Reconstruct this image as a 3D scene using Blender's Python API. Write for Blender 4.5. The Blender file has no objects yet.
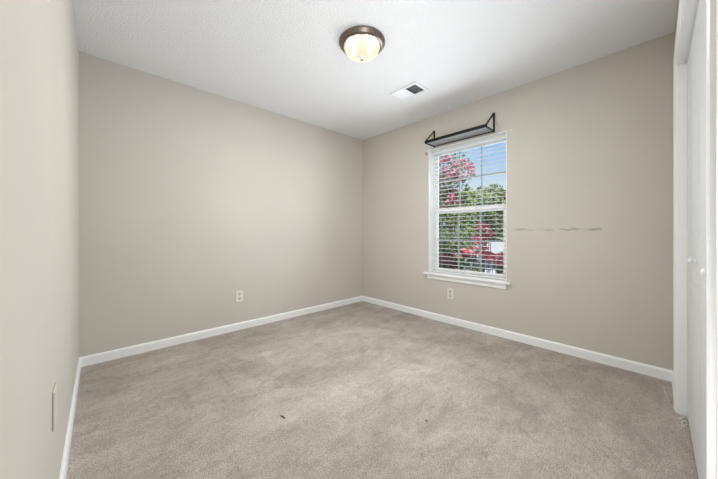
import bpy, bmesh, math, random
from mathutils import Vector, Matrix

R = math.radians
S = bpy.context.scene
COL = S.collection

# ------------------------------------------------------------------ camera
CAM_H = 1.0444
YAW = 46.905
cam = bpy.data.cameras.new('camera')
camo = bpy.data.objects.new('camera', cam)
COL.objects.link(camo)
cam.sensor_width = 36.0
cam.sensor_fit = 'HORIZONTAL'
cam.lens = 277.26 / 718 * 36
cam.shift_y = -7.46 / 718
cam.clip_start = 0.01
cam.clip_end = 400
camo.location = (0, 0, CAM_H)
camo.rotation_euler = (R(90), 0, R(YAW - 90))
S.camera = camo

# ------------------------------------------------------------------ world
world = bpy.data.worlds.new('sky')
S.world = world
world.use_nodes = True
wn = world.node_tree
wn.nodes.clear()
def wnode(t, **kw):
    n = wn.nodes.new(t)
    for k, v in kw.items():
        setattr(n, k, v)
    return n
w_out = wnode('ShaderNodeOutputWorld')
w_bg = wnode('ShaderNodeBackground')
w_tc = wnode('ShaderNodeTexCoord')
w_sep = wnode('ShaderNodeSeparateXYZ')
w_ramp = wnode('ShaderNodeValToRGB')
w_noise = wnode('ShaderNodeTexNoise')
w_map = wnode('ShaderNodeMapping')
w_cr = wnode('ShaderNodeValToRGB')
w_mix = wnode('ShaderNodeMixRGB')
wn.links.new(w_tc.outputs['Generated'], w_sep.inputs[0])
wn.links.new(w_sep.outputs['Z'], w_ramp.inputs[0])
e = w_ramp.color_ramp.elements
e[0].position = 0.0; e[0].color = (0.72, 0.84, 0.98, 1)
e[1].position = 0.75; e[1].color = (0.12, 0.30, 0.72, 1)
k = e.new(0.14); k.color = (0.70, 0.84, 0.99, 1)
k = e.new(0.24); k.color = (0.40, 0.63, 0.95, 1)
k = e.new(0.40); k.color = (0.24, 0.48, 0.88, 1)
wn.links.new(w_tc.outputs['Generated'], w_map.inputs[0])
w_map.inputs['Scale'].default_value = (2.5, 2.5, 7.0)
wn.links.new(w_map.outputs[0], w_noise.inputs['Vector'])
w_noise.inputs['Scale'].default_value = 1.6
w_noise.inputs['Detail'].default_value = 5
wn.links.new(w_noise.outputs[0], w_cr.inputs[0])
w_cr.color_ramp.elements[0].position = 0.50; w_cr.color_ramp.elements[0].color = (0, 0, 0, 1)
w_cr.color_ramp.elements[1].position = 0.75; w_cr.color_ramp.elements[1].color = (.55, .55, .55, 1)
wn.links.new(w_cr.outputs[0], w_mix.inputs[0])
wn.links.new(w_ramp.outputs[0], w_mix.inputs[1])
w_mix.inputs[2].default_value = (0.95, 0.97, 1.0, 1)
wn.links.new(w_mix.outputs[0], w_bg.inputs['Color'])
w_bg.inputs['Strength'].default_value = 1.0
wn.links.new(w_bg.outputs[0], w_out.inputs[0])

# ------------------------------------------------------------------ sun, big lights
sun = bpy.data.lights.new('sun', 'SUN')
sun.energy = 5.0
sun.angle = R(1.0)
sun.color = (1.0, 0.95, 0.86)
suno = bpy.data.objects.new('sun', sun)
COL.objects.link(suno)
suno.rotation_euler = (R(35), 0, R(-38))       # comes from behind the house, high

def area(name, loc, rot, sx, sy, power, color=(1, 1, 1)):
    l = bpy.data.lights.new(name, 'AREA')
    l.shape = 'RECTANGLE'; l.size = sx; l.size_y = sy
    l.energy = power; l.color = color
    o = bpy.data.objects.new(name, l)
    COL.objects.link(o)
    o.location = loc; o.rotation_euler = rot
    return o
FILL_W = 25.0
DAY_W = 18.0
LAMP_W = 7.0
# added fill light in the doorway behind the camera, no fixture there
_fill = area('doorway_fill', (0.40, -0.30, 0.75), (R(124), 0, R(-58)), 0.6, 1.0, FILL_W, (0.90, 0.945, 1.0))
_fill.data.spread = R(135)
# skylight falling in through the window opening
_day = area('window_daylight', (2.922, 1.443, 1.20), (0, R(97), 0), 1.0, 0.80, DAY_W, (0.86, 0.93, 1.0))
_day.data.spread = R(140)
area('sky_glow', (3.24, 1.443, 1.30), (0, R(84), 0), 1.45, 0.88, 8.5, (0.86, 0.93, 1.0))

S.view_settings.view_transform = 'Standard'
S.view_settings.look = 'None'
S.view_settings.gamma = 1.0
S.view_settings.exposure = -0.05
S.view_settings.use_curve_mapping = False

# ------------------------------------------------------------------ materials
def mat(name, col, rough=0.6, metal=0.0, spec=0.5):
    m = bpy.data.materials.new(name)
    m.use_nodes = True
    b = m.node_tree.nodes['Principled BSDF']
    b.inputs['Base Color'].default_value = (*col, 1)
    b.inputs['Roughness'].default_value = rough
    b.inputs['Metallic'].default_value = metal
    b.inputs['Specular IOR Level'].default_value = spec
    return m

def nd(m, t, **kw):
    n = m.node_tree.nodes.new(t)
    for k, v in kw.items():
        setattr(n, k, v)
    return n
def lk(m, a, b):
    m.node_tree.links.new(a, b)
def bsdf(m):
    return m.node_tree.nodes['Principled BSDF']
def coords(m, scale=(1, 1, 1)):
    tc = nd(m, 'ShaderNodeTexCoord'); mp = nd(m, 'ShaderNodeMapping')
    lk(m, tc.outputs['Object'], mp.inputs[0])
    mp.inputs['Scale'].default_value = scale
    return mp.outputs[0]
def noise(m, vec, scale, detail=3, rough=0.5, dist=0.0):
    n = nd(m, 'ShaderNodeTexNoise')
    lk(m, vec, n.inputs['Vector'])
    n.inputs['Scale'].default_value = scale
    n.inputs['Detail'].default_value = detail
    n.inputs['Roughness'].default_value = rough
    n.inputs['Distortion'].default_value = dist
    return n.outputs[0]
def ramp(m, fac, stops):
    r = nd(m, 'ShaderNodeValToRGB')
    lk(m, fac, r.inputs[0])
    el = r.color_ramp.elements
    while len(el) > 2:
        el.remove(el[-1])
    el[0].position, el[0].color = stops[0][0], (*stops[0][1], 1)
    el[1].position, el[1].color = stops[-1][0], (*stops[-1][1], 1)
    for p, c in stops[1:-1]:
        q = el.new(p); q.color = (*c, 1)
    return r.outputs[0]
def mixc(m, fac, a, b, mode='MIX'):
    x = nd(m, 'ShaderNodeMixRGB', blend_type=mode)
    for i, s in ((0, fac), (1, a), (2, b)):
        if isinstance(s, (int, float)):
            x.inputs[i].default_value = s
        elif isinstance(s, tuple):
            x.inputs[i].default_value = (*s, 1)
        else:
            lk(m, s, x.inputs[i])
    return x.outputs[0]
def mth(m, op, a, b=0.0, clamp=False):
    x = nd(m, 'ShaderNodeMath', operation=op)
    x.use_clamp = clamp
    for i, s in ((0, a), (1, b)):
        if isinstance(s, (int, float)):
            x.inputs[i].default_value = s
        else:
            lk(m, s, x.inputs[i])
    return x.outputs[0]
def bump(m, h, strength, dist):
    b = nd(m, 'ShaderNodeBump')
    b.inputs['Strength'].default_value = strength
    b.inputs['Distance'].default_value = dist
    lk(m, h, b.inputs['Height'])
    lk(m, b.outputs[0], bsdf(m).inputs['Normal'])

WALLC = (0.605, 0.570, 0.518)
def wall_mat(name, scuff=None):
    m = mat(name, WALLC, 0.55, 0, 0.25)
    v = coords(m)
    n = noise(m, v, 1.7, 3)
    c = ramp(m, n, [(0.3, tuple(x * 0.975 for x in WALLC)), (0.7, tuple(x * 1.02 for x in WALLC))])
    if scuff:
        # a rubbed streak left on the paint: dark smears along one height
        tc = nd(m, 'ShaderNodeTexCoord'); sp = nd(m, 'ShaderNodeSeparateXYZ')
        lk(m, tc.outputs['Object'], sp.inputs[0])
        z0, ya, yb = scuff
        wob = mth(m, 'MULTIPLY', mth(m, 'SUBTRACT', noise(m, coords(m, (1, 9, 1)), 1.0, 2), 0.5), 0.05)
        dz = mth(m, 'ABSOLUTE', mth(m, 'ADD', mth(m, 'SUBTRACT', sp.outputs['Z'], z0), wob))
        band = mth(m, 'SUBTRACT', 1.0, mth(m, 'DIVIDE', dz, 0.016), True)
        iny = mth(m, 'MULTIPLY', mth(m, 'GREATER_THAN', sp.outputs['Y'], ya), mth(m, 'LESS_THAN', sp.outputs['Y'], yb))
        pat = ramp(m, noise(m, coords(m, (1, 10, 40)), 1.3, 4, 0.6), [(0.40, (0, 0, 0)), (0.60, (1, 1, 1))])
        f = mth(m, 'MULTIPLY', mth(m, 'MULTIPLY', band, iny), pat)
        c = mixc(m, mth(m, 'MULTIPLY', f, 0.75), c, (0.22, 0.20, 0.175))
    lk(m, c, bsdf(m).inputs['Base Color'])
    bump(m, noise(m, v, 160, 2), 0.08, 0.002)
    return m
M_wall = wall_mat('beige_wall_paint')
M_wall_scuff = wall_mat('beige_wall_paint_scuffed', (1.066, 0.29, 0.955))

M_ceil = mat('stippled_ceiling_paint', (0.92, 0.925, 0.935), 0.85, 0, 0.2)
_v = coords(M_ceil)
_n = noise(M_ceil, _v, 75, 4, 0.65)
_sm = ramp(M_ceil, _n, [(0.40, (0, 0, 0)), (0.62, (1, 1, 1))])
bump(M_ceil, _sm, 0.55, 0.006)

M_trim = mat('white_semigloss_trim', (0.90, 0.905, 0.91), 0.35, 0, 0.45)
bump(M_trim, noise(M_trim, coords(M_trim, (1, 1, 6)), 12, 2), 0.03, 0.002)
M_door = mat('white_door_paint', (0.70, 0.705, 0.71), 0.4, 0, 0.4)
bump(M_door, noise(M_door, coords(M_door, (20, 20, 1.2)), 6, 3), 0.015, 0.001)
M_vinyl = mat('white_vinyl', (0.83, 0.84, 0.85), 0.35, 0, 0.45)
lk(M_vinyl, ramp(M_vinyl, noise(M_vinyl, coords(M_vinyl), 6, 2), [(0.3, (0.90, 0.91, 0.92)), (0.7, (0.92, 0.93, 0.94))]), bsdf(M_vinyl).inputs['Base Color'])
M_slat = mat('white_blind_slat', (0.80, 0.80, 0.79), 0.45, 0, 0.4)
bump(M_slat, noise(M_slat, coords(M_slat, (60, 3, 1)), 5, 2), 0.04, 0.0005)
M_muntin = mat('grey_grille', (0.44, 0.46, 0.48), 0.5)
bump(M_muntin, noise(M_muntin, coords(M_muntin), 80, 2), 0.03, 0.0005)
M_cord = mat('blind_cord', (0.7, 0.7, 0.68), 0.8)
bump(M_cord, noise(M_cord, coords(M_cord), 400, 1), 0.2, 0.0005)

M_carpet = mat('beige_cut_pile_carpet', (0.4, 0.36, 0.32), 0.95, 0, 0.08)
_v = coords(M_carpet)
_big = noise(M_carpet, coords(M_carpet, (1.0, 1.25, 1)), 1.7, 5, 0.62, 1.1)
_pile = ramp(M_carpet, _big, [(0.32, (0.385, 0.337, 0.302)), (0.46, (0.435, 0.384, 0.347)), (0.54, (0.455, 0.403, 0.365)), (0.68, (0.520, 0.465, 0.425))])
# brushed streaks in the pile, running two ways
_st1 = noise(M_carpet, coords(M_carpet, (1.2, 7.0, 1)), 2.0, 4, 0.6, 0.8)
_st1 = ramp(M_carpet, _st1, [(0.38, (0.95, 0.95, 0.95)), (0.50, (1, 1, 1)), (0.64, (1.04, 1.04, 1.04))])
_mp = nd(M_carpet, 'ShaderNodeMapping'); _tc = nd(M_carpet, 'ShaderNodeTexCoord')
lk(M_carpet, _tc.outputs['Object'], _mp.inputs[0])
_mp.inputs['Rotation'].default_value = (0, 0, R(38)); _mp.inputs['Scale'].default_value = (5.5, 1.4, 1)
_st2 = noise(M_carpet, _mp.outputs[0], 1.6, 4, 0.65, 1.2)
_st2 = ramp(M_carpet, _st2, [(0.33, (0.91, 0.905, 0.90)), (0.40, (1, 1, 1)), (0.7, (1.04, 1.04, 1.04))])
_fine = noise(M_carpet, _v, 170, 3, 0.7)
_fr = ramp(M_carpet, _fine, [(0.30, (0.48, 0.47, 0.46)), (0.5, (1, 1, 1)), (0.70, (1.42, 1.42, 1.42))])
_mid = noise(M_carpet, _v, 38, 3, 0.7)
_mr = ramp(M_carpet, _mid, [(0.3, (0.88, 0.88, 0.88)), (0.7, (1.10, 1.10, 1.10))])
_c = mixc(M_carpet, 1.0, _pile, _st1, 'MULTIPLY')
_c = mixc(M_carpet, 1.0, _c, _st2, 'MULTIPLY')
# brushed wedges left by the vacuum and by feet: hard-edged patches of turned pile
_wv = nd(M_carpet, 'ShaderNodeTexVoronoi'); _wm = nd(M_carpet, 'ShaderNodeMapping')
_wd = nd(M_carpet, 'ShaderNodeTexNoise'); _wd.inputs['Scale'].default_value = 2.2; _wd.inputs['Detail'].default_value = 3
_tc2 = nd(M_carpet, 'ShaderNodeTexCoord')
lk(M_carpet, _tc2.outputs['Object'], _wd.inputs['Vector'])
_wa = mixc(M_carpet, 0.22, _tc2.outputs['Object'], _wd.outputs['Color'], 'ADD')
lk(M_carpet, _wa, _wm.inputs[0])
_wm.inputs['Rotation'].default_value = (0, 0, R(-18)); _wm.inputs['Scale'].default_value = (1.5, 3.8, 1)
lk(M_carpet, _wm.outputs[0], _wv.inputs['Vector']); _wv.inputs['Scale'].default_value = 1.0
_ws = nd(M_carpet, 'ShaderNodeSeparateXYZ'); lk(M_carpet, _wv.outputs['Color'], _ws.inputs[0])
_wr = ramp(M_carpet, _ws.outputs[0], [(0.0, (0.93, 0.93, 0.93)), (1.0, (1.06, 1.06, 1.06))])
_c = mixc(M_carpet, 1.0, _c, _wr, 'MULTIPLY')
# trodden mottling and the thin ridges where turned pile meets
_tr1 = noise(M_carpet, coords(M_carpet, (1.0, 1.6, 1)), 5.5, 6, 0.68, 0.6)
_c = mixc(M_carpet, 1.0, _c, ramp(M_carpet, _tr1, [(0.36, (0.90, 0.895, 0.89)), (0.50, (1.0, 1.0, 1.0)), (0.62, (1.07, 1.07, 1.07))]), 'MULTIPLY')
_rg = noise(M_carpet, coords(M_carpet, (1.0, 1.5, 1)), 1.5, 3, 0.55, 1.2)
_rl = mth(M_carpet, 'ABSOLUTE', mth(M_carpet, 'SUBTRACT', _rg, 0.47))
_rk = noise(M_carpet, _v, 3.1, 2)
_rf = mth(M_carpet, 'MULTIPLY', mth(M_carpet, 'SUBTRACT', 1.0, mth(M_carpet, 'DIVIDE', _rl, 0.012), True), mth(M_carpet, 'MULTIPLY', mth(M_carpet, 'SUBTRACT', _rk, 0.42, True), 4.0, True))
_c = mixc(M_carpet, mth(M_carpet, 'MULTIPLY', _rf, 0.35), _c, (0.20, 0.175, 0.15))
_c = mixc(M_carpet, 1.0, _c, _mr, 'MULTIPLY')
_c = mixc(M_carpet, 1.0, _c, _fr, 'MULTIPLY')
lk(M_carpet, _c, bsdf(M_carpet).inputs['Base Color'])
bump(M_carpet, mth(M_carpet, 'ADD', _fine, mth(M_carpet, 'MULTIPLY', _mid, 0.8)), 0.6, 0.006)

M_metal = mat('brushed_bronze', (0.20, 0.165, 0.135), 0.36, 0.85)
bump(M_metal, noise(M_metal, coords(M_metal, (1, 1, 14)), 30, 2), 0.06, 0.001)
M_finial = mat('aged_bronze', (0.10, 0.075, 0.05), 0.5, 0.2, 0.3)
bump(M_finial, noise(M_finial, coords(M_finial), 60, 2), 0.05, 0.001)
M_black = mat('black_iron', (0.010, 0.0095, 0.0095), 0.55, 0.0, 0.2)
bump(M_black, noise(M_black, coords(M_black), 120, 2), 0.08, 0.001)
M_board = mat('grey_wood_board', (0.30, 0.30, 0.305), 0.6)
lk(M_board, ramp(M_board, noise(M_board, coords(M_board, (8, 1, 8)), 9, 4), [(0.3, (0.25, 0.25, 0.255)), (0.7, (0.36, 0.36, 0.365))]), bsdf(M_board).inputs['Base Color'])
M_plate = mat('ivory_plastic', (0.78, 0.76, 0.71), 0.35)
bump(M_plate, noise(M_plate, coords(M_plate), 60, 1), 0.02, 0.0005)
M_slot = mat('dark_slot', (0.05, 0.048, 0.045), 0.6)
bump(M_slot, noise(M_slot, coords(M_slot), 60, 1), 0.02, 0.0005)
M_recept = mat('receptacle_plastic', (0.60, 0.58, 0.54), 0.4)
bump(M_recept, noise(M_recept, coords(M_recept), 60, 1), 0.02, 0.0005)
M_blank = mat('painted_cover', tuple(x * 1.02 for x in WALLC), 0.45)
bump(M_blank, noise(M_blank, coords(M_blank), 90, 1), 0.03, 0.0005)
M_vent_shade = mat('vent_shade_paint', (0.045, 0.045, 0.047), 0.8)
bump(M_vent_shade, noise(M_vent_shade, coords(M_vent_shade), 60, 1), 0.05, 0.001)

def glass_mat(name, refl=0.06, tint=(0.97, 0.985, 0.98)):
    m = bpy.data.materials.new(name); m.use_nodes = True
    nt = m.node_tree; nt.nodes.clear()
    o = nt.nodes.new('ShaderNodeOutputMaterial'); t = nt.nodes.new('ShaderNodeBsdfTransparent')
    g = nt.nodes.new('ShaderNodeBsdfGlossy'); mx = nt.nodes.new('ShaderNodeMixShader')
    fr = nt.nodes.new('ShaderNodeFresnel'); fr.inputs[0].default_value = 1.35
    t.inputs[0].default_value = (*tint, 1); g.inputs['Roughness'].default_value = 0.03
    nt.links.new(fr.outputs[0], mx.inputs[0])
    nt.links.new(t.outputs[0], mx.inputs[1]); nt.links.new(g.outputs[0], mx.inputs[2])
    nt.links.new(mx.outputs[0], o.inputs[0])
    return m
M_glass = glass_mat('window_glass')

# frosted glowing lamp bowl: lets the bulbs' light through and glows itself
M_bowl = bpy.data.materials.new('frosted_alabaster_glass'); M_bowl.use_nodes = True
_nt = M_bowl.node_tree; _nt.nodes.clear()
_o = _nt.nodes.new('ShaderNodeOutputMaterial')
_tr = _nt.nodes.new('ShaderNodeBsdfTransparent'); _tr.inputs[0].default_value = (0.62, 0.58, 0.52, 1)
_em = _nt.nodes.new('ShaderNodeEmission')
_df = _nt.nodes.new('ShaderNodeBsdfGlossy'); _df.inputs['Color'].default_value = (1, 0.97, 0.9, 1); _df.inputs['Roughness'].default_value = 0.25
_tc = _nt.nodes.new('ShaderNodeTexCoord'); _no = _nt.nodes.new('ShaderNodeTexNoise'); _no.inputs['Scale'].default_value = 14; _no.inputs['Detail'].default_value = 4
_cr = _nt.nodes.new('ShaderNodeValToRGB')
_cr.color_ramp.elements[0].position = 0.35; _cr.color_ramp.elements[0].color = (1.0, 0.86, 0.60, 1)
_cr.color_ramp.elements[1].position = 0.65; _cr.color_ramp.elements[1].color = (1.0, 0.90, 0.68, 1)
_nt.links.new(_tc.outputs['Object'], _no.inputs['Vector']); _nt.links.new(_no.outputs[0], _cr.inputs[0]); _nt.links.new(_cr.outputs[0], _em.inputs[0])
_em.inputs['Strength'].default_value = 0.72
_m1 = _nt.nodes.new('ShaderNodeMixShader'); _m1.inputs[0].default_value = 0.002
_ad = _nt.nodes.new('ShaderNodeAddShader')
_nt.links.new(_tr.outputs[0], _m1.inputs[1]); _nt.links.new(_df.outputs[0], _m1.inputs[2])
_nt.links.new(_m1.outputs[0], _ad.inputs[0]); _nt.links.new(_em.outputs[0], _ad.inputs[1])
_nt.links.new(_ad.outputs[0], _o.inputs[0])
M_bulb = bpy.data.materials.new('lit_bulb'); M_bulb.use_nodes = True
_nt = M_bulb.node_tree; _nt.nodes.clear()
_o = _nt.nodes.new('ShaderNodeOutputMaterial'); _em = _nt.nodes.new('ShaderNodeEmission')
_em.inputs[0].default_value = (1.0, 0.90, 0.72, 1); _em.inputs[1].default_value = 4.0
_nt.links.new(_em.outputs[0], _o.inputs[0])

def leaf_mat(name, c1, c2, c3):
    m = mat(name, c2, 0.55, 0, 0.3)
    n = noise(m, coords(m), 9.0, 3)
    lk(m, ramp(m, n, [(0.3, c1), (0.5, c2), (0.7, c3)]), bsdf(m).inputs['Base Color'])
    return m
M_leaf = leaf_mat('crepe_leaves', (0.10, 0.14, 0.05), (0.20, 0.26, 0.10), (0.36, 0.40, 0.17))
M_leaf_dark = leaf_mat('shrub_leaves', (0.06, 0.09, 0.04), (0.12, 0.17, 0.07), (0.24, 0.29, 0.12))
M_leaf_far = leaf_mat('tree_leaves', (0.16, 0.22, 0.09), (0.30, 0.36, 0.17), (0.47, 0.51, 0.28))
M_leaf_pale = leaf_mat('pale_tree_leaves', (0.22, 0.29, 0.13), (0.36, 0.43, 0.22), (0.52, 0.57, 0.33))
M_bloom = leaf_mat('pink_blossom', (0.55, 0.10, 0.20), (0.78, 0.24, 0.36), (0.92, 0.55, 0.62))
M_bloom_red = leaf_mat('red_blossom', (0.55, 0.07, 0.12), (0.80, 0.19, 0.25), (0.92, 0.46, 0.48))
M_bark = mat('bark', (0.16, 0.12, 0.09), 0.9)
lk(M_bark, ramp(M_bark, noise(M_bark, coords(M_bark, (6, 6, 1)), 5, 4), [(0.3, (0.10, 0.075, 0.055)), (0.7, (0.24, 0.19, 0.15))]), bsdf(M_bark).inputs['Base Color'])
M_grass = leaf_mat('lawn_grass', (0.07, 0.11, 0.03), (0.12, 0.18, 0.06), (0.18, 0.24, 0.09))
M_asphalt = mat('driveway_concrete', (0.38, 0.37, 0.35), 0.9)
lk(M_asphalt, ramp(M_asphalt, noise(M_asphalt, coords(M_asphalt), 20, 4), [(0.3, (0.33, 0.32, 0.30)), (0.7, (0.43, 0.42, 0.40))]), bsdf(M_asphalt).inputs['Base Color'])
def car_paint(name, c):
    m = mat(name, c, 0.25, 0.1, 0.6)
    lk(m, ramp(m, noise(m, coords(m), 300, 1), [(0.3, tuple(x * .98 for x in c)), (0.7, c)]), bsdf(m).inputs['Base Color'])
    return m
M_car_white = car_paint('white_car_paint', (0.85, 0.85, 0.86))
M_car_silver = car_paint('silver_car_paint', (0.74, 0.79, 0.86))
M_car_glass = mat('car_glass', (0.10, 0.12, 0.14), 0.06, 0, 0.8)
bump(M_car_glass, noise(M_car_glass, coords(M_car_glass), 3, 1), 0.01, 0.001)
M_rubber = mat('tyre_rubber', (0.02, 0.02, 0.02), 0.8)
bump(M_rubber, noise(M_rubber, coords(M_rubber), 80, 2), 0.1, 0.002)
M_hub = mat('wheel_alloy', (0.55, 0.55, 0.57), 0.3, 0.9)
bump(M_hub, noise(M_hub, coords(M_hub), 40, 1), 0.02, 0.001)
M_lampglass = mat('headlamp', (0.7, 0.72, 0.75), 0.1, 0, 0.7)
bump(M_lampglass, noise(M_lampglass, coords(M_lampglass), 60, 1), 0.05, 0.001)
M_siding = mat('exterior_siding', (0.72, 0.70, 0.66), 0.7)
bump(M_siding, noise(M_siding, coords(M_siding, (1, 1, 8)), 4, 2), 0.1, 0.004)

# ------------------------------------------------------------------ mesh helpers
def box(bm, x0, x1, y0, y1, z0, z1, bev=0.0, mtx=None):
    g = bmesh.ops.create_cube(bm, size=1.0)
    vs = g['verts']
    for v in vs:
        v.co = Vector(((x0 + x1) / 2 + v.co.x * (x1 - x0), (y0 + y1) / 2 + v.co.y * (y1 - y0), (z0 + z1) / 2 + v.co.z * (z1 - z0)))
    if bev > 0:
        es = list({ed for v in vs for ed in v.link_edges})
        r = bmesh.ops.bevel(bm, geom=es, offset=bev, segments=2, profile=0.5, affect='EDGES')
        vs = list({v for f in r['faces'] for v in f.verts} | {v for v in vs if v.is_valid})
    if mtx is not None:
        for v in vs:
            v.co = mtx @ v.co
    return vs

def prism(bm, pts, axis, a, b):
    """extrude a 2D outline along an axis from a to b"""
    def mk(p, t):
        if axis == 'x': return (t, p[0], p[1])
        if axis == 'y': return (p[0], t, p[1])
        return (p[0], p[1], t)
    A = [bm.verts.new(mk(p, a)) for p in pts]
    B = [bm.verts.new(mk(p, b)) for p in pts]
    n = len(pts)
    bm.faces.new(A); bm.faces.new(B)
    for i in range(n):
        bm.faces.new((A[i], A[(i + 1) % n], B[(i + 1) % n], B[i]))

def lathe(bm, prof, seg=48, mtx=None, cap=True):
    rings = []
    for r, z in prof:
        if r < 1e-5:
            v = bm.verts.new((0, 0, z)); rings.append([v])
        else:
            rings.append([bm.verts.new((r * math.cos(2 * math.pi * i / seg), r * math.sin(2 * math.pi * i / seg), z)) for i in range(seg)])
    for a, b in zip(rings, rings[1:]):
        for i in range(seg):
            j = (i + 1) % seg
            if len(a) == 1 and len(b) == 1: continue
            if len(a) == 1: bm.faces.new((a[0], b[i], b[j]))
            elif len(b) == 1: bm.faces.new((a[i], b[0], a[j]))
            else: bm.faces.new((a[i], b[i], b[j], a[j]))
    if mtx is not None:
        for ring in rings:
            for v in ring: v.co = mtx @ v.co

def tube(bm, pts, rad, seg=8):
    pts = [Vector(p) for p in pts]
    rads = rad if isinstance(rad, (list, tuple)) else [rad] * len(pts)
    rings = []
    for i, p in enumerate(pts):
        d = (pts[min(i + 1, len(pts) - 1)] - pts[max(i - 1, 0)]).normalized()
        up = Vector((0, 0, 1)) if abs(d.z) < 0.9 else Vector((1, 0, 0))
        a = d.cross(up).normalized(); b = d.cross(a).normalized()
        rings.append([bm.verts.new(p + (a * math.cos(2 * math.pi * k / seg) + b * math.sin(2 * math.pi * k / seg)) * rads[i]) for k in range(seg)])
    for A, B in zip(rings, rings[1:]):
        for k in range(seg):
            bm.faces.new((A[k], A[(k + 1) % seg], B[(k + 1) % seg], B[k]))
    bm.faces.new(rings[0]); bm.faces.new(rings[-1])

def obj(name, bm, m, parent=None, loc=None, smooth=False):
    bmesh.ops.recalc_face_normals(bm, faces=bm.faces)
    me = bpy.data.meshes.new(name)
    bm.to_mesh(me); bm.free()
    me.materials.append(m)
    if smooth:
        for p in me.polygons: p.use_smooth = True
    o = bpy.data.objects.new(name, me)
    COL.objects.link(o)
    if parent is not None: o.parent = parent
    if loc is not None: o.location = loc
    return o
def empty(name, loc=(0, 0, 0), rz=0.0):
    o = bpy.data.objects.new(name, None)
    COL.objects.link(o)
    o.empty_display_size = 0.1
    o.location = loc; o.rotation_euler = (0, 0, rz)
    return o
def tag(o, label=None, cat=None, group=None, kind=None):
    if label: o['label'] = label
    if cat: o['category'] = cat
    if group: o['group'] = group
    if kind: o['kind'] = kind
    return o
def B():
    return bmesh.new()
def boxo(name, dims, m, parent=None, bev=0.0, smooth=False):
    bm = B(); box(bm, *dims, bev)
    return obj(name, bm, m, parent, smooth=smooth)

# ------------------------------------------------------------------ room shell
UR, VB, UL, VC = 2.925, 3.0422, -0.1166, -0.0907
HC = 2.44
TH = 0.22                      # thickness of the window wall
WV0, WV1, WZ0, WZ1 = 1.000, 1.886, 0.53, 2.045     # rough window opening
CU0, CU1, CZ = 0.985, 2.44, 2.02                    # closet opening
DU0, DU1 = -0.05, 0.74                             # doorway behind the camera

def structure(o, label, cat):
    o['kind'] = 'structure'; o['label'] = label; o['category'] = cat
    return o

structure(boxo('floor', (UL - 0.1, UR, -1.6, VB, -0.06, 0.0), M_carpet), 'beige cut pile carpet floor with brushed footprints', 'floor')
structure(boxo('ceiling', (UL - 0.12, UR + TH, -1.7, VB + 0.12, HC, HC + 0.12), M_ceil), 'white stippled ceiling of the empty bedroom', 'ceiling')
structure(boxo('wall_back', (UL - 0.12, UR + TH, VB, VB + 0.12, -0.06, HC), M_wall), 'plain beige back wall with one outlet', 'wall')
structure(boxo('wall_left', (UL - 0.12, UL, -1.6, VB, -0.06, HC), M_wall), 'beige left wall close to the doorway', 'wall')
bm = B()
box(bm, UR, UR + TH, -0.75, WV0, -0.06, HC)
box(bm, UR, UR + TH, WV1, VB, -0.06, HC)
box(bm, UR, UR + TH, WV0, WV1, -0.06, WZ0)
box(bm, UR, UR + TH, WV0, WV1, WZ1, HC)
structure(obj('wall_right', bm, M_wall_scuff), 'beige right wall with the window and a dark scuff streak', 'wall')
bm = B()
wt = 0.115
box(bm, CU1, UR, VC - wt, VC, -0.06, HC)
box(bm, CU0, CU1, VC - wt, VC, CZ, HC)
box(bm, DU1, CU0, VC - wt, VC, -0.06, HC)
box(bm, DU0, DU1, VC - wt, VC, 2.04, HC)
box(bm, UL, DU0, VC - wt, VC, -0.06, HC)
structure(obj('wall_front', bm, M_wall), 'beige front wall holding the closet opening', 'wall')
# closet interior and hallway shell, out of view behind the doors and the doorway
structure(boxo('wall_closet', (DU1 + 0.06, UR, -0.75, -0.70, -0.06, HC), M_wall), 'closet back wall behind the folding doors', 'wall')
structure(boxo('wall_hall', (UL - 0.12, 1.2, -1.7, -1.6, -0.06, HC), M_wall), 'hallway wall beyond the doorway', 'wall')
structure(boxo('wall_partition', (DU1, DU1 + 0.06, -1.6, VC - wt, -0.06, HC), M_wall), 'partition between hallway and closet', 'wall')

# baseboards, profile with eased top
def baseprof(t=0.013, h=0.076):
    return [(0, 0), (t, 0), (t, h - 0.016), (t - 0.003, h - 0.006), (t - 0.008, h), (0, h)]
def baseboard(name, axis, fixed, sgn, a, b, label):
    bm = B()
    pr = [(fixed + sgn * p, z) for p, z in baseprof()]
    prism(bm, pr, axis, a, b)
    return structure(obj(name, bm, M_trim), label, 'baseboard')
baseboard('baseboard_back', 'x', VB, -1, UL, UR, 'white baseboard along the back wall')
baseboard('baseboard_left', 'y', UL, 1, VC, VB - 0.013, 'white baseboard along the left wall')
baseboard('baseboard_right', 'y', UR, -1, VC, VB - 0.013, 'white baseboard along the window wall')
baseboard('baseboard_front', 'x', VC, 1, CU1 + 0.062, UR - 0.013, 'short white baseboard between corner and closet casing')

# closet casing: two legs and a head with a stepped face
def casing_prof(w, t=0.017):
    return [(0, 0), (0, t * 0.55), (w * 0.14, t * 0.7), (w * 0.3, t * 0.62), (w * 0.72, t), (w * 0.92, t), (w, t * 0.8), (w, 0)]
bm = B()
W = 0.062
pts = casing_prof(W)
prism(bm, [(CU1 + p, VC + t) for p, t in pts], 'z', 0.0, CZ + W)
prism(bm, [(CU0 - p, VC + t) for p, t in pts], 'z', 0.0, CZ + W)
prism(bm, [(VC + t, CZ + p) for p, t in pts], 'x', CU0, CU1)
structure(obj('trim_1', bm, M_trim), 'white moulded casing around the closet opening', 'trim')
bm = B()
box(bm, CU1 - 0.012, CU1, VC - wt, VC + 0.004, 0, CZ)
box(bm, CU0, CU0 + 0.012, VC - wt, VC + 0.004, 0, CZ)
box(bm, CU0 + 0.012, CU1 - 0.012, VC - wt, VC + 0.004, CZ - 0.012, CZ)
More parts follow.
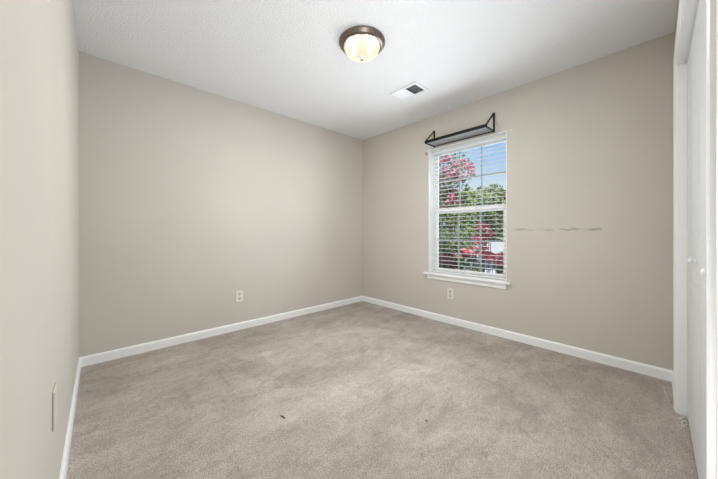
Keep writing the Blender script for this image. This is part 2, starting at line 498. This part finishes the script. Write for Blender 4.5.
structure(obj('trim_2', bm, M_trim), 'white jamb lining the closet opening', 'trim')
bm = B()
prism(bm, [(DU1 + p, VC + t) for p, t in pts], 'z', 0.0, 2.04 + W)
structure(obj('trim_3', bm, M_trim), 'white casing of the bedroom doorway', 'trim')

# bifold closet doors
DV = -0.123
def leaf_panels(bm, ua, ub):
    st = 0.065
    for za, zb in ((0.16, 0.86), (1.02, 1.90)):
        box(bm, ua + st, ub - st, DV - 0.002, DV + 0.0015, za, zb, 0.0012)
        box(bm, ua + st + 0.03, ub - st - 0.03, DV + 0.001, DV + 0.0035, za + 0.03, zb - 0.03, 0.002)
def bifold(name, ua, ub, knob_u, label):
    root = empty(name, ((ua + ub) / 2, DV - 0.017, 0.012))
    structure(root, label, 'door')
    off = Vector(root.location)
    mid = (ua + ub) / 2
    for a, b in ((ua, mid - 0.0015), (mid + 0.0015, ub)):
        bm = B()
        box(bm, a, b, DV - 0.034, DV, 0.014, CZ - 0.022, 0.002)
        leaf_panels(bm, a, b)
        for v in bm.verts: v.co -= off
        obj('door_leaf', bm, M_door, root)
    bm = B()
    prof = [(0.0, 0.0), (0.010, 0.0), (0.010, 0.003), (0.005, 0.005), (0.005, 0.011), (0.009, 0.013), (0.013, 0.018), (0.012, 0.022), (0.008, 0.025), (0.0, 0.026)]
    lathe(bm, prof, 24, Matrix.Translation(Vector((knob_u, DV, 0.918)) - off) @ Matrix.Rotation(R(-90), 4, 'X'))
    obj('knob', bm, M_trim, root, smooth=True)
    return root
MIDU = (CU0 + CU1) / 2
bifold('door_1', MIDU + 0.0015, CU1 - 0.014, 1.90, 'white folding closet door pair nearer the window wall')
bifold('door_2', CU0 + 0.014, MIDU - 0.0015, 1.385, 'white folding closet door pair nearer the doorway')

# ------------------------------------------------------------------ window
win = empty('window_1', (UR, (WV0 + WV1) / 2, WZ0))
structure(win, 'white double hung window with grey grilles in the right wall', 'window')
WO = Vector(win.location)
def wobj(name, bm, m, parent=None, off=None):
    for v in bm.verts: v.co -= WO
    return obj(name, bm, m, parent or win)
def ring(bm, u0, u1, va, vb, za, zb, sl, sr, sb, st, bev=0.002):
    """rectangular frame lying in the wall plane; sl is the low-v stile"""
    box(bm, u0, u1, va, va + sl, za, zb, bev)
    box(bm, u0, u1, vb - sr, vb, za, zb, bev)
    box(bm, u0, u1, va + sl, vb - sr, za, za + sb, bev)
    box(bm, u0, u1, va + sl, vb - sr, zb - st, zb, bev)
SILL = 0.555
bm = B()   # drywall return boards, painted white
box(bm, UR + 0.001, UR + 0.125, WV0, WV0 + 0.006, SILL, WZ1)
box(bm, UR + 0.001, UR + 0.125, WV1 - 0.006, WV1, SILL, WZ1)
box(bm, UR + 0.001, UR + 0.125, WV0 + 0.006, WV1 - 0.006, WZ1 - 0.006, WZ1)
wobj('jamb_liner', bm, M_trim)
bm = B()
box(bm, UR - 0.0003, UR + 0.115, WV0 + 0.007, WV1 - 0.007, SILL - 0.022, SILL, 0.003)
box(bm, UR - 0.034, UR - 0.0005, 0.962, 1.940, SILL - 0.022, SILL, 0.005)
wobj('window_sill', bm, M_trim)
bm = B()
prism(bm, [(UR - 0.0005, 0.480), (UR - 0.008, 0.480), (UR - 0.012, 0.486), (UR - 0.014, 0.51), (UR - 0.020, 0.522), (UR - 0.022, SILL - 0.0225), (UR - 0.0005, SILL - 0.0225)], 'y', 1.000, 1.898)
wobj('window_apron', bm, M_trim)
FD = UR + 0.115
bm = B()
ring(bm, FD, FD + 0.07, WV0 + 0.006, WV1 - 0.006, SILL, WZ1 - 0.006, 0.012, 0.012, 0.02, 0.026)
wobj('window_frame', bm, M_vinyl)
def sash(name, u0, za, zb, sb, st, hz, sw, extra=0.0):
    bm = B()
    a, b = WV0 + 0.0185, WV1 - 0.0185
    ring(bm, u0, u0 + 0.028, a, b, za, zb, sw + extra, sw, sb, st, 0.003)
    s = wobj(name, bm, M_vinyl)
    ga, gb = a + sw + extra, b - sw
    bm = B(); box(bm, u0 + 0.010, u0 + 0.014, ga - 0.004, gb + 0.004, za + sb - 0.004, zb - st + 0.004)
    wobj('pane', bm, M_glass, s)
    for v in (1.572, 1.315):
        bm = B(); box(bm, u0 + 0.015, u0 + 0.021, v - 0.008, v + 0.008, za + sb, zb - st)
        wobj('muntin', bm, M_muntin, s)
    bm = B(); box(bm, u0 + 0.0155, u0 + 0.0205, ga, gb, hz - 0.008, hz + 0.008)
    wobj('muntin', bm, M_muntin, s)
    return s
sash('lower_sash', FD + 0.006, SILL + 0.012, 1.337, 0.036, 0.062, 0.948, 0.032, 0.022)
sash('upper_sash', FD + 0.037, 1.285, WZ1 - 0.030, 0.045, 0.026, 1.672, 0.018)

# horizontal blind hanging inside the reveal
bl = empty('window_blind', (UR + 0.085, (WV0 + WV1) / 2, SILL))
tag(bl, 'white horizontal slat blind hanging open in the window', 'blind')
BO = Vector(bl.location)
def bobj(name, bm, m):
    for v in bm.verts: v.co -= BO
    return obj(name, bm, m, bl)
ba, bb = WV0 + 0.014, WV1 - 0.014
bm = B(); box(bm, UR + 0.066, UR + 0.104, ba, bb, WZ1 - 0.036, WZ1 - 0.007, 0.003); bobj('headrail', bm, M_vinyl)
NS = 30
z_top, z_bot = WZ1 - 0.075, SILL + 0.055
slat0 = None
for i in range(NS):
    z = z_top + (z_bot - z_top) * i / (NS - 1)
    if slat0 is None:
        bm = B()
        w = 0.0115
        pr = [(-w, -0.0012), (-w * .5, 0.0006), (0, 0.0012), (w * .5, 0.0006), (w, -0.0012), (w, 0.0010), (w * .5, 0.0028), (0, 0.0034), (-w * .5, 0.0028), (-w, 0.0010)]
        prism(bm, pr, 'y', ba - BO.y, bb - BO.y)
        slat0 = obj('slat', bm, M_slat, bl)
        s = slat0
    else:
        s = slat0.copy(); COL.objects.link(s); s.parent = bl
    s.location = (0, 0, z - BO.z)
bm = B(); box(bm, UR + 0.069, UR + 0.103, ba, bb, SILL + 0.004, SILL + 0.020, 0.003); bobj('bottom_rail', bm, M_slat)
for v in (1.13, 1.76):
    bm = B()
    for du in (-0.012, 0.012):
        tube(bm, [(UR + 0.085 + du, v, SILL + 0.012), (UR + 0.085 + du, v, WZ1 - 0.03)], 0.0009, 5)
    bobj('ladder_cord', bm, M_cord)

# ------------------------------------------------------------------ wall shelf above the window
sh = empty('wall_shelf', (UR, 1.462, 2.065))
tag(sh, 'black iron bracket shelf with grey board mounted above the window', 'shelf')
SO = Vector(sh.location)
sa, sb_ = 1.122, 1.802
su0 = 2.732
def sobj(name, bm, m):
    for v in bm.verts: v.co -= SO
    return obj(name, bm, m, sh)
bm = B(); box(bm, su0 + 0.008, UR - 0.006, sa + 0.006, sb_ - 0.006, 2.070, 2.084, 0.001); sobj('board', bm, M_board)
bm = B()
box(bm, su0, su0 + 0.008, sa, sb_, 2.062, 2.094, 0.001)
box(bm, UR - 0.006, UR - 0.0005, sa, sb_, 2.062, 2.080, 0.001)
sobj('rail', bm, M_black)
for v in (sa, sb_):
    bm = B()
    a, b = (v - 0.006, v) if v == sa else (v, v + 0.006)
    a -= 0.006; b += 0.006
    box(bm, UR - 0.007, UR - 0.0005, a, b, 2.056, 2.255, 0.001)          # wall strap
    box(bm, su0, UR - 0.006, a, b, 2.062, 2.070, 0.001)                  # arm under the board end
    p0, p1 = Vector((su0 + 0.004, 0, 2.085)), Vector((UR - 0.006, 0, 2.250))
    d = (p1 - p0).normalized(); n = Vector((-d.z, 0, d.x)) * 0.004
    prism(bm, [((p0 + n).x, (p0 + n).z), ((p1 + n).x, (p1 + n).z), ((p1 - n).x, (p1 - n).z), ((p0 - n).x, (p0 - n).z)], 'y', a + 0.001, b - 0.001)
    box(bm, su0, su0 + 0.008, a, b, 2.062, 2.094, 0.001)
    br = sobj('bracket', bm, M_black)
    for z in (2.238, 2.10):
        bm = B()
        lathe(bm, [(0.0, 0.003), (0.003, 0.0025), (0.0045, 0.0)], 12, Matrix.Translation(Vector((UR - 0.007, (a + b) / 2, z)) - SO) @ Matrix.Rotation(R(-90), 4, 'Y'))
        obj('screw', bm, M_metal, br)

# ------------------------------------------------------------------ ceiling light
LX, LY = 1.408, 1.472
lt = empty('ceiling_light', (LX, LY, HC))
tag(lt, 'round flush ceiling light with bronze rim and lit glass bowl', 'light')
bm = B()
lathe(bm, [(0.0, -0.0005), (0.166, -0.0005), (0.169, -0.006), (0.168, -0.014), (0.162, -0.019), (0.160, -0.022), (0.157, -0.029), (0.148, -0.036), (0.140, -0.040), (0.133, -0.040), (0.130, -0.034), (0.0, -0.030)], 64)
obj('pan', bm, M_metal, lt, smooth=True)
bm = B()
lathe(bm, [(0.126, -0.036), (0.129, -0.043), (0.128, -0.052), (0.122, -0.066), (0.111, -0.080), (0.094, -0.093), (0.072, -0.102), (0.046, -0.107), (0.020, -0.1095), (0.0, -0.110)], 64)
bowl = obj('glass_bowl', bm, M_bowl, lt, smooth=True)
bm = B()
lathe(bm, [(0.0, -0.1105), (0.018, -0.1105), (0.0185, -0.114), (0.013, -0.118), (0.011, -0.121), (0.013, -0.126), (0.011, -0.132), (0.005, -0.136), (0.003, -0.141), (0.0, -0.142)], 24)
obj('finial', bm, M_finial, lt)
for s in (-1, 1):
    bm = B()
    ang = R(-43)
    lathe(bm, [(0.0, -0.03), (0.009, -0.024), (0.016, -0.010), (0.019, 0.004), (0.016, 0.018), (0.010, 0.028), (0.009, 0.04), (0.0, 0.04)], 20,
          Matrix.Translation((s * 0.055 * math.cos(ang), s * 0.055 * math.sin(ang), -0.075)) @ Matrix.Rotation(0, 4, 'X'))
    obj('bulb', bm, M_bulb, lt, smooth=True)
    pl = bpy.data.lights.new('bulb_light', 'POINT')
    pl.energy = LAMP_W; pl.color = (1.0, 0.95, 0.88); pl.shadow_soft_size = 0.03
    po = bpy.data.objects.new('bulb_light', pl)
    COL.objects.link(po)
    po.location = (LX + s * 0.055 * math.cos(ang), LY + s * 0.055 * math.sin(ang), HC - 0.054)

# added disc light inside the bowl, shining down to brighten the room evenly
BOWL_FILL_W = 54.0
_bowl_fill = area('bowl_fill', (LX, LY, HC - 0.048), (0, 0, 0), 0.2, 0.2, BOWL_FILL_W, (0.865, 0.945, 1.0))
_bowl_fill.data.shape = 'DISK'

# ------------------------------------------------------------------ ceiling vent
vt = empty('ceiling_vent', (2.24, 1.668, HC))
tag(vt, 'white rectangular air register in the ceiling near the window', 'vent')
hw, hl = 0.105, 0.155
bm = B()
fr_ = 0.024
for (x0, x1, y0, y1) in ((-hw, hw, -hl, -hl + fr_), (-hw, hw, hl - fr_, hl), (-hw, -hw + fr_, -hl + fr_, hl - fr_), (hw - fr_, hw, -hl + fr_, hl - fr_), (-hw + fr_, hw - fr_, -0.006, 0.006)):
    box(bm, x0, x1, y0, y1, -0.014, -0.0005, 0.003)
obj('frame', bm, M_vinyl, vt)
bm = B(); box(bm, -hw + fr_, hw - fr_, -hl + fr_, hl - fr_, -0.0012, -0.0004)  # flat dark plate stands in for the shade inside the register
obj('shade_plate', bm, M_vent_shade, vt)['label'] = 'dark plate painted as shade behind the louvers'
nb = 9
for half in (-1, 1):
    for i in range(nb):
        y = half * (0.006 + (hl - fr_ - 0.006) * (i + 0.5) / nb)
        bm = B()
        box(bm, -hw + fr_, hw - fr_, -0.0062, 0.0062, -0.0004, 0.0004, 0, Matrix.Translation((0, y, -0.0072)) @ Matrix.Rotation(R(-40 * half), 4, 'X'))
        obj('louver', bm, M_vinyl, vt)

# ------------------------------------------------------------------ outlets and plates
def outlet(loc, rz, label):
    o = empty('wall_outlet', loc, rz)
    tag(o, label, 'outlet')
    bm = B(); box(bm, -0.037, 0.037, -0.006, -0.0004, -0.06, 0.06, 0.003)
    obj('plate', bm, M_plate, o)
    for z in (-0.024, 0.024):
        bm = B()
        lathe(bm, [(0.0, 0.0025), (0.0165, 0.0025), (0.0175, 0.0)], 24, Matrix.Translation((0, -0.006, z)) @ Matrix.Rotation(R(90), 4, 'X'))
        r = obj('receptacle', bm, M_recept, o)
        for sx in (-0.0075, 0.005):
            bm = B(); box(bm, sx, sx + 0.0025, -0.0092, -0.0084, z - 0.001, z + 0.009); obj('slot', bm, M_slot, r)
        bm = B()
        lathe(bm, [(0.0, 0.0007), (0.0032, 0.0007), (0.0032, 0.0)], 12, Matrix.Translation((0, -0.0085, z - 0.008)) @ Matrix.Rotation(R(90), 4, 'X'))
        obj('ground_hole', bm, M_slot, r)
    bm = B()
    lathe(bm, [(0.0, 0.0012), (0.0035, 0.0008), (0.004, 0.0)], 12, Matrix.Translation((0, -0.006, 0)) @ Matrix.Rotation(R(90), 4, 'X'))
    obj('screw', bm, M_recept, o)
    return o
outlet((1.092, VB, 0.358), 0.0, 'ivory double outlet low on the plain back wall')
outlet((UR, 1.598, 0.342), R(-90), 'ivory double outlet below the window on the right wall')
bp = empty('cover_plate', (UL, 1.42, 0.441), R(90))
tag(bp, 'beige painted blank cover plate low on the left wall', 'wall plate')
bm = B(); box(bm, -0.042, 0.042, -0.006, -0.0004, -0.066, 0.066, 0.002); obj('plate', bm, M_blank, bp)
for z in (-0.042, 0.042):
    bm = B()
    lathe(bm, [(0.0, 0.0012), (0.0035, 0.0008), (0.004, 0.0)], 12, Matrix.Translation((0, -0.006, z)) @ Matrix.Rotation(R(90), 4, 'X'))
    obj('screw', bm, M_blank, bp)

# leftover hardware in the window wall
def plug(name, v, z, r, m, label):
    bm = B()
    lathe(bm, [(0.0, 0.006), (r * .35, 0.0055), (r * .5, 0.003), (r, 0.002), (r, 0.0)], 16, Matrix.Rotation(R(-90), 4, 'Y'))
    o = obj(name, bm, m, loc=(UR - 0.0003, v, z))
    tag(o, label, name.split('_')[-1])
plug('wall_anchor', 0.958, 2.035, 0.010, M_plate, 'white plastic anchor in the wall right of the window top')
bm = B()
box(bm, -0.010, 0.0, -0.005, 0.005, -0.022, 0.012, 0.002)
tube(bm, [(-0.006, 0, 0.004), (-0.020, 0, -0.002), (-0.022, 0, 0.010)], 0.003, 8)
o = obj('wall_hook', bm, M_metal, loc=(UR - 0.0003, 1.915, 2.005))
tag(o, 'small dark hook on the wall left of the window top', 'hook')

# loose cable by the closet casing
bm = B()
tube(bm, [(2.560, -0.066, 0.004), (2.548, -0.060, 0.012), (2.53, -0.052, 0.032), (2.515, -0.044, 0.055), (2.505, -0.0385, 0.078)], 0.0035, 8)
o = obj('loose_cable', bm, M_plate); tag(o, 'short white cable end curling up by the closet casing', 'cable')
# bits on the carpet
rnd = random.Random(3)
bm = B()
tube(bm, [(-0.028, 0.0, 0.003), (-0.008, 0.004, 0.0045), (0.010, 0.002, 0.004), (0.028, -0.004, 0.003)], [0.002, 0.004, 0.0035, 0.002], 6)
o = obj('twig_scrap', bm, M_bark, loc=(0.754, 1.432, 0.0005)); o.rotation_euler = (0, 0, R(-75)); o.scale = (0.75, 0.9, 0.8)
tag(o, 'small brown twig scrap on the carpet in the left half', 'scrap')
bm = B(); lathe(bm, [(0.0, 0.005), (0.004, 0.004), (0.0055, 0.002), (0.005, 0.0), (0.0, 0.0)], 10)
o = obj('dark_crumb', bm, M_slot, loc=(1.319, 0.864, 0.0005)); tag(o, 'tiny dark crumb on the carpet right of centre', 'crumb')
bm = B()
for k in range(16):
    x = 2.42 - k * 0.009 + rnd.uniform(-.006, .006); y = VC - 0.018 + rnd.uniform(-0.010, 0.012)
    a = rnd.uniform(0, 6.28); l = rnd.uniform(0.006, 0.016)
    tube(bm, [(x, y, 0.002), (x + l * .5 * math.cos(a), y + l * .5 * math.sin(a), 0.002 + rnd.uniform(.004, .012)), (x + l * math.cos(a), y + l * math.sin(a), 0.003)], 0.0022, 5)
o = obj('carpet_fray', bm, M_plate); tag(o, 'frayed white carpet threads at the closet jamb foot', 'threads', kind='stuff')

# ------------------------------------------------------------------ outdoors
GZ = -1.5
structure(boxo('ground', (UR + TH - 12, 130, -70, 90, GZ - 0.2, GZ), M_grass), 'lawn outside the window', 'ground')
structure(boxo('driveway', (8.2, 22, -14, 6.2, GZ, GZ + 0.02), M_asphalt), 'pale concrete driveway under the parked cars', 'driveway')

def leaves(bm_pts, n, centers, size, rng, aspect=0.55, shell=0.35):
    verts, faces = [], []
    tot = sum(c[3] * c[4] * c[5] for c in centers) ** 1.0
    for c in centers:
        k = int(n * c[3] * c[4] * c[5] / tot)
        for _ in range(k):
            while True:
                d = Vector((rng.uniform(-1, 1), rng.uniform(-1, 1), rng.uniform(-1, 1)))
                if 0.01 < d.length < 1: break
            r = d.length
            d = d.normalized() * (shell + (1 - shell) * r ** 0.6)
            p = Vector((c[0] + d.x * c[3], c[1] + d.y * c[4], c[2] + d.z * c[5]))
            t = Vector((rng.uniform(-1, 1), rng.uniform(-1, 1), rng.uniform(-1, 1))).normalized()
            u = t.orthogonal().normalized()
            s = size * rng.uniform(0.6, 1.4)
            i = len(verts)
            verts += [p - t * s, p + u * s * aspect + t * s * .1, p + t * s, p - u * s * aspect + t * s * .1]
            faces.append((i, i + 1, i + 2, i + 3))
    return verts, faces
def leafobj(name, vf, m, parent):
    me = bpy.data.meshes.new(name)
    me.from_pydata([tuple(v) for v in vf[0]], [], vf[1])
    me.materials.append(m)
    o = bpy.data.objects.new(name, me)
    COL.objects.link(o)
    o.parent = parent
    return o

def plant(name, loc, stems, crown, n, size, leafm, label, cat, group=None, blooms=None, seed=1):
    """stems: list of polylines with radii; crown: ellipsoids in local coords"""
    rng = random.Random(seed)
    root = empty(name, loc)
    tag(root, label, cat, group)
    bm = B()
    for pts, rads in stems: tube(bm, pts, rads, 7)
    obj('trunk', bm, M_bark, root)
    leafobj('foliage', leaves(None, n, crown, size, rng), leafm, root)
    if blooms:
        bm_m, panicles, bn, bs = blooms
        leafobj('blossoms', leaves(None, bn, panicles, bs, rng, 0.9, 0.1), bm_m, root)
    return root

def ray_pt(px, py, depth):
    a = R(YAW)
    x = (px - 359) / 277.26; z = -(py - 232.04) / 277.26
    return Vector(((x * math.sin(a) + math.cos(a)) * depth, (-x * math.cos(a) + math.sin(a)) * depth, CAM_H + z * depth))

def multi_stem(rng, h, spread, n=5, r=0.03):
    st = []
    for k in range(n):
        a = 6.283 * k / n + rng.uniform(-.4, .4)
        s = spread * rng.uniform(.6, 1.1)
        st.append(([(0.05 * math.cos(a), 0.05 * math.sin(a), 0), (s * .35 * math.cos(a), s * .35 * math.sin(a), h * .4), (s * .7 * math.cos(a), s * .7 * math.sin(a), h * .75), (s * math.cos(a), s * math.sin(a), h)], [r, r * .8, r * .5, r * .2]))
    return st

# tall crepe myrtle left in the window
rng = random.Random(11)
base = ray_pt(447, 232, 6.1); base.z = GZ
def rel(px, py, d): return ray_pt(px, py, d) - base
crown = []
for px, py, d, r in ((446, 170, 6.2, .42), (455, 163, 6.1, .34), (462, 172, 6.3, .30), (440, 185, 6.0, .42), (452, 190, 6.3, .40), (432, 165, 6.2, .5), (424, 190, 6.2, .6), (446, 205, 6.1, .5), (440, 225, 6.2, .55), (428, 215, 6.1, .6), (459, 208, 6.4, .42), (455, 230, 6.4, .5)):
    p = rel(px, py, d); crown.append((p.x, p.y, p.z, r, r, r * .8))
pan = []
for px, py in ((443, 160), (448, 158), (453, 163), (459, 166), (445, 170), (456, 172), (463, 163), (466, 168), (471, 167.5), (472, 172), (464, 174), (441, 178), (446, 180), (450, 174), (460, 178), (454, 176), (451, 197), (448, 203), (454, 193), (457, 200), (443, 208), (449, 211), (430, 170), (425, 185), (434, 200), (420, 175)):
    d = 5.65 + rng.uniform(-.15, .15)
    p = rel(px, py, d); s = rng.uniform(.04, .08)
    pan.append((p.x, p.y, p.z, s, s, s * 1.25))
plant('crepe_myrtle', base, multi_stem(rng, 2.9, .8, 6, .035), crown, 5200, .04, M_leaf,
      'tall pink flowering tree at the left of the window view', 'tree', None, (M_bloom, pan, 1300, .024), 21)

# low flowering shrubs across the bottom of the view
shrubs = [
    ('flowering_shrub', 452, 262, 4.6, [(446, 250, .36), (458, 248, .34), (466, 248, .22), (440, 262, .4), (455, 272, .45), (430, 255, .45), (460, 276, .3)],
     [(444, 262), (449, 265), (441, 255), (456, 254), (462, 251), (467, 252), (474, 248), (471, 254), (476, 253), (480, 254), (452, 269), (461, 271), (446, 258), (470, 250), (464, 254), (432, 260), (425, 250), (458, 256)],
     'dense red flowering shrub low at the left below the tall tree', 31),
    ('flowering_shrub', 486, 262, 3.75, [(479, 236, .10), (484, 245, .07), (482, 252, .05), (493, 263, .06), (499, 265, .09), (505, 264, .10), (503, 284, .14), (512, 268, .22), (485, 292, .2), (520, 270, .3)],
     [(482, 227), (480, 229), (475, 238), (478, 240), (484, 238), (488, 238), (491, 233), (486, 241), (483, 246), (485, 249), (483, 253), (489, 256), (493, 258), (498, 258), (502, 259), (497, 262), (503, 262), (501, 257), (487, 254), (506, 259), (481, 250), (500, 264), (510, 262), (518, 265), (489, 229)],
     'loose red flowering shrub reaching up before the parked white car', 32),
]
for nm, px, py, d, cr, bl_, lab, seed in shrubs:
    rng = random.Random(seed)
    base = ray_pt(px, 232, d); base.z = GZ
    crown = []
    for x, y, r in cr:
        p = rel(x, y, d + rng.uniform(-.1, .25)); crown.append((p.x, p.y, p.z, r, r, r * .85))
    pan = []
    for x, y in bl_:
        p = rel(x, y, d - .25 + rng.uniform(-.1, .1)); s = rng.uniform(.03, .06)
        pan.append((p.x, p.y, p.z, s * 1.2, s * 1.2, s))
    st = []
    for x, y in bl_[::2]:
        p = rel(x, y, d - .2)
        st.append(([(rng.uniform(-.1, .1), rng.uniform(-.1, .1), 0), (p.x * .5, p.y * .5, p.z * .55), (p.x, p.y, p.z)], [.014, .009, .004]))
    plant(nm, base, st, crown, 3600 if seed == 31 else 1500, .03, M_leaf_dark, lab, 'shrub', None, (M_bloom_red, pan, 950, .020), seed)

# green trees beyond the driveway
def far_tree(px, depth, top_py, rad, m, label, seed, n=4200):
    rng = random.Random(seed)
    base = ray_pt(px, 232, depth); base.z = GZ
    h = ray_pt(px, top_py, depth).z - GZ
    crown = [(0, 0, h * .55, rad, rad, h * .40)]
    for k in range(9):
        a = rng.uniform(0, 6.28); q = rng.uniform(.5, .95) * rad
        crown.append((q * math.cos(a), q * math.sin(a), h * rng.uniform(.35, .80), rad * .45, rad * .45, h * .17))
    crown.append((rad * .15, 0, h * .86, rad * .4, rad * .4, h * .14))
    st = [([(0, 0, 0), (.05, 0, h * .3), (0, .05, h * .6), (0, 0, h * .85)], [.16, .13, .09, .03])]
    for k in range(5):
        a = 1.26 * k
        st.append(([(0, 0, h * .3), (rad * .4 * math.cos(a), rad * .4 * math.sin(a), h * .5), (rad * .75 * math.cos(a), rad * .75 * math.sin(a), h * .68)], [.07, .05, .02]))
    plant('leafy_tree', base, st, crown, n, .15 * depth / 18, m, label, 'tree', 'trees beyond the driveway', None, seed)
far_tree(493, 21, 183, 1.65, M_leaf_far, 'rounded green tree filling the right of the window view', 41)
far_tree(466, 33, 187, 2.2, M_leaf_far, 'green tree in the middle of the window view beside the tall blooms', 42)
far_tree(524, 26, 175, 1.75, M_leaf_pale, 'taller pale green tree at the right edge of the window view', 43)
far_tree(438, 15, 188, 1.5, M_leaf_pale, 'pale green tree behind the tall pink flowering tree', 44)
far_tree(482, 44, 186, 3.2, M_leaf_pale, 'distant pale tree between the two green trees', 45)

# parked cars
def car(name, loc, rz, paint, label):
    root = empty(name, loc, rz)
    tag(root, label, 'car')
    L, Wd = 4.5, 0.88
    def loft(secs, closed=True):
        bm = B(); rings = []
        for x, prof in secs:
            pts = [(y, z) for y, z in prof] + [(-y, z) for y, z in reversed(prof)]
            rings.append([bm.verts.new((x, y, z)) for y, z in pts])
        n = len(rings[0])
        for A, C in zip(rings, rings[1:]):
            for i in range(n): bm.faces.new((A[i], A[(i + 1) % n], C[(i + 1) % n], C[i]))
        bm.faces.new(rings[0]); bm.faces.new(rings[-1])
        return bm
    def sec(w, zb, zm, zt):
        return [(w * .86, zb), (w * .98, zb + .08), (w, zm - .05), (w * .97, zm + .08), (w * .86, zt - .02), (w * .5, zt)]
    body = loft([(-2.25, sec(.70, .38, .58, .78)), (-2.15, sec(.82, .28, .62, .92)), (-1.5, sec(.88, .24, .66, .98)), (-.9, sec(.88, .24, .68, .98)), (0, sec(.89, .24, .68, .95)), (.8, sec(.88, .24, .68, .94)), (1.5, sec(.87, .24, .64, .86)), (2.1, sec(.80, .26, .56, .72)), (2.25, sec(.68, .34, .5, .62))])
    bmesh.ops.subdivide_edges(body, edges=[], cuts=1)
    bo = obj('body', body, paint, root, smooth=True)
    roof = loft([(-1.15, [(.62, 1.34), (.60, 1.37), (.3, 1.39)]), (-.7, [(.66, 1.39), (.62, 1.43), (.3, 1.45)]), (0, [(.66, 1.41), (.62, 1.45), (.3, 1.47)]), (.25, [(.64, 1.36), (.60, 1.40), (.3, 1.42)])])
    obj('roof', roof, paint, root, smooth=True)
    cab = loft([(-1.75, [(.74, .94), (.72, .95), (.4, .96)]), (-1.12, [(.80, .94), (.62, 1.34), (.3, 1.37)]), (-.2, [(.82, .94), (.65, 1.40), (.3, 1.43)]), (.22, [(.81, .93), (.62, 1.36), (.3, 1.40)]), (1.15, [(.76, .90), (.73, .92), (.4, .93)])])
    obj('windows', cab, M_car_glass, root, smooth=False)
    for sx in (-1.38, 1.40):
        for sy in (-1, 1):
            bm = B()
            lathe(bm, [(0.0, -.09), (.24, -.09), (.31, -.075), (.325, -.04), (.325, .04), (.31, .075), (.24, .09), (0.0, .09)], 28, Matrix.Translation((sx, sy * .80, .325)) @ Matrix.Rotation(R(90), 4, 'X'))
            w = obj('wheel', bm, M_rubber, root)
            bm = B()
            lathe(bm, [(0.0, .105), (.05, .105), (.08, .092), (.20, .094), (.22, .088)], 20, Matrix.Translation((sx, sy * .80, .325)) @ Matrix.Rotation(R(90 * (1 if sy < 0 else -1)), 4, 'X'))
            obj('hubcap', bm, M_hub, w)
    for sy in (-1, 1):
        bm = B(); box(bm, 2.06, 2.20, sy * .52 - .14, sy * .52 + .14, .56, .66, .03); obj('headlamp', bm, M_lampglass, root)
        # pillars
        for q0, q1 in (((1.10, sy * .76, .915), (.24, sy * .64, 1.385)), ((-.42, sy * .825, .95), (-.45, sy * .66, 1.40)), ((-1.68, sy * .745, .955), (-1.12, sy * .64, 1.36))):
            bm = B(); tube(bm, [q0, q1], .03, 6); obj('pillar', bm, paint, root)
        bm = B(); box(bm, .78, .90, sy * .90 - .09, sy * .90 + .09, .95, 1.08, .03); obj('mirror', bm, paint, root)
    return root
def van(name, loc, rz, paint, label):
    root = empty(name, loc, rz)
    tag(root, label, 'van', None)
    side = [(-2.6, .35), (-2.6, 1.80), (-2.5, 1.93), (-2.3, 1.96), (1.0, 1.96), (1.25, 1.90), (1.75, 1.22), (2.45, 1.02), (2.58, .85), (2.6, .40), (2.45, .32), (-2.5, .32)]
    bm = B(); prism(bm, side, 'y', -.92, .92)
    bmesh.ops.bevel(bm, geom=[ed for ed in bm.edges if abs(ed.verts[0].co.y - ed.verts[1].co.y) < 1e-6], offset=.07, segments=3, affect='EDGES')
    obj('body', bm, paint, root)
    for sy in (-1, 1):
        bm = B(); y0, y1 = sorted((sy * .90, sy * .926))
        prism(bm, [(.45, 1.25), (.45, 1.72), (1.15, 1.72), (1.55, 1.25)], 'y', y0, y1); obj('side_window', bm, M_car_glass, root)
        for sx in (-1.65, 1.72):
            bm = B()
            lathe(bm, [(0.0, -.10), (.26, -.10), (.335, -.08), (.35, -.04), (.35, .04), (.335, .08), (.26, .10), (0.0, .10)], 28, Matrix.Translation((sx, sy * .86, .35)) @ Matrix.Rotation(R(90), 4, 'X'))
            w = obj('wheel', bm, M_rubber, root)
            bm = B()
            lathe(bm, [(0.0, .115), (.08, .110), (.20, .106), (.23, .098)], 20, Matrix.Translation((sx, sy * .86, .35)) @ Matrix.Rotation(R(90 * (1 if sy < 0 else -1)), 4, 'X'))
            obj('hubcap', bm, M_hub, w)
        bm = B(); box(bm, 2.45, 2.615, sy * .66 - .14, sy * .66 + .14, .68, .86, .03); obj('headlamp', bm, M_lampglass, root)
    bm = B(); prism(bm, [(1.27, 1.86), (1.73, 1.25), (1.76, 1.25), (1.31, 1.88)], 'y', -.78, .78); obj('windscreen', bm, M_car_glass, root)
    bm = B(); box(bm, 2.50, 2.66, -.88, .88, .38, .56, .04); obj('bumper', bm, M_vinyl, root)
    return root
p = ray_pt(484, 232, 13.0)
car('sedan', (p.x, p.y, GZ + .02), R(215), M_car_silver, 'pale silver car parked nearest behind the flowering shrubs')
p = ray_pt(522, 232, 17.0)
van('van', (p.x, p.y, GZ + .02), R(290), M_car_white, 'white van parked farther off at the right of the window view')
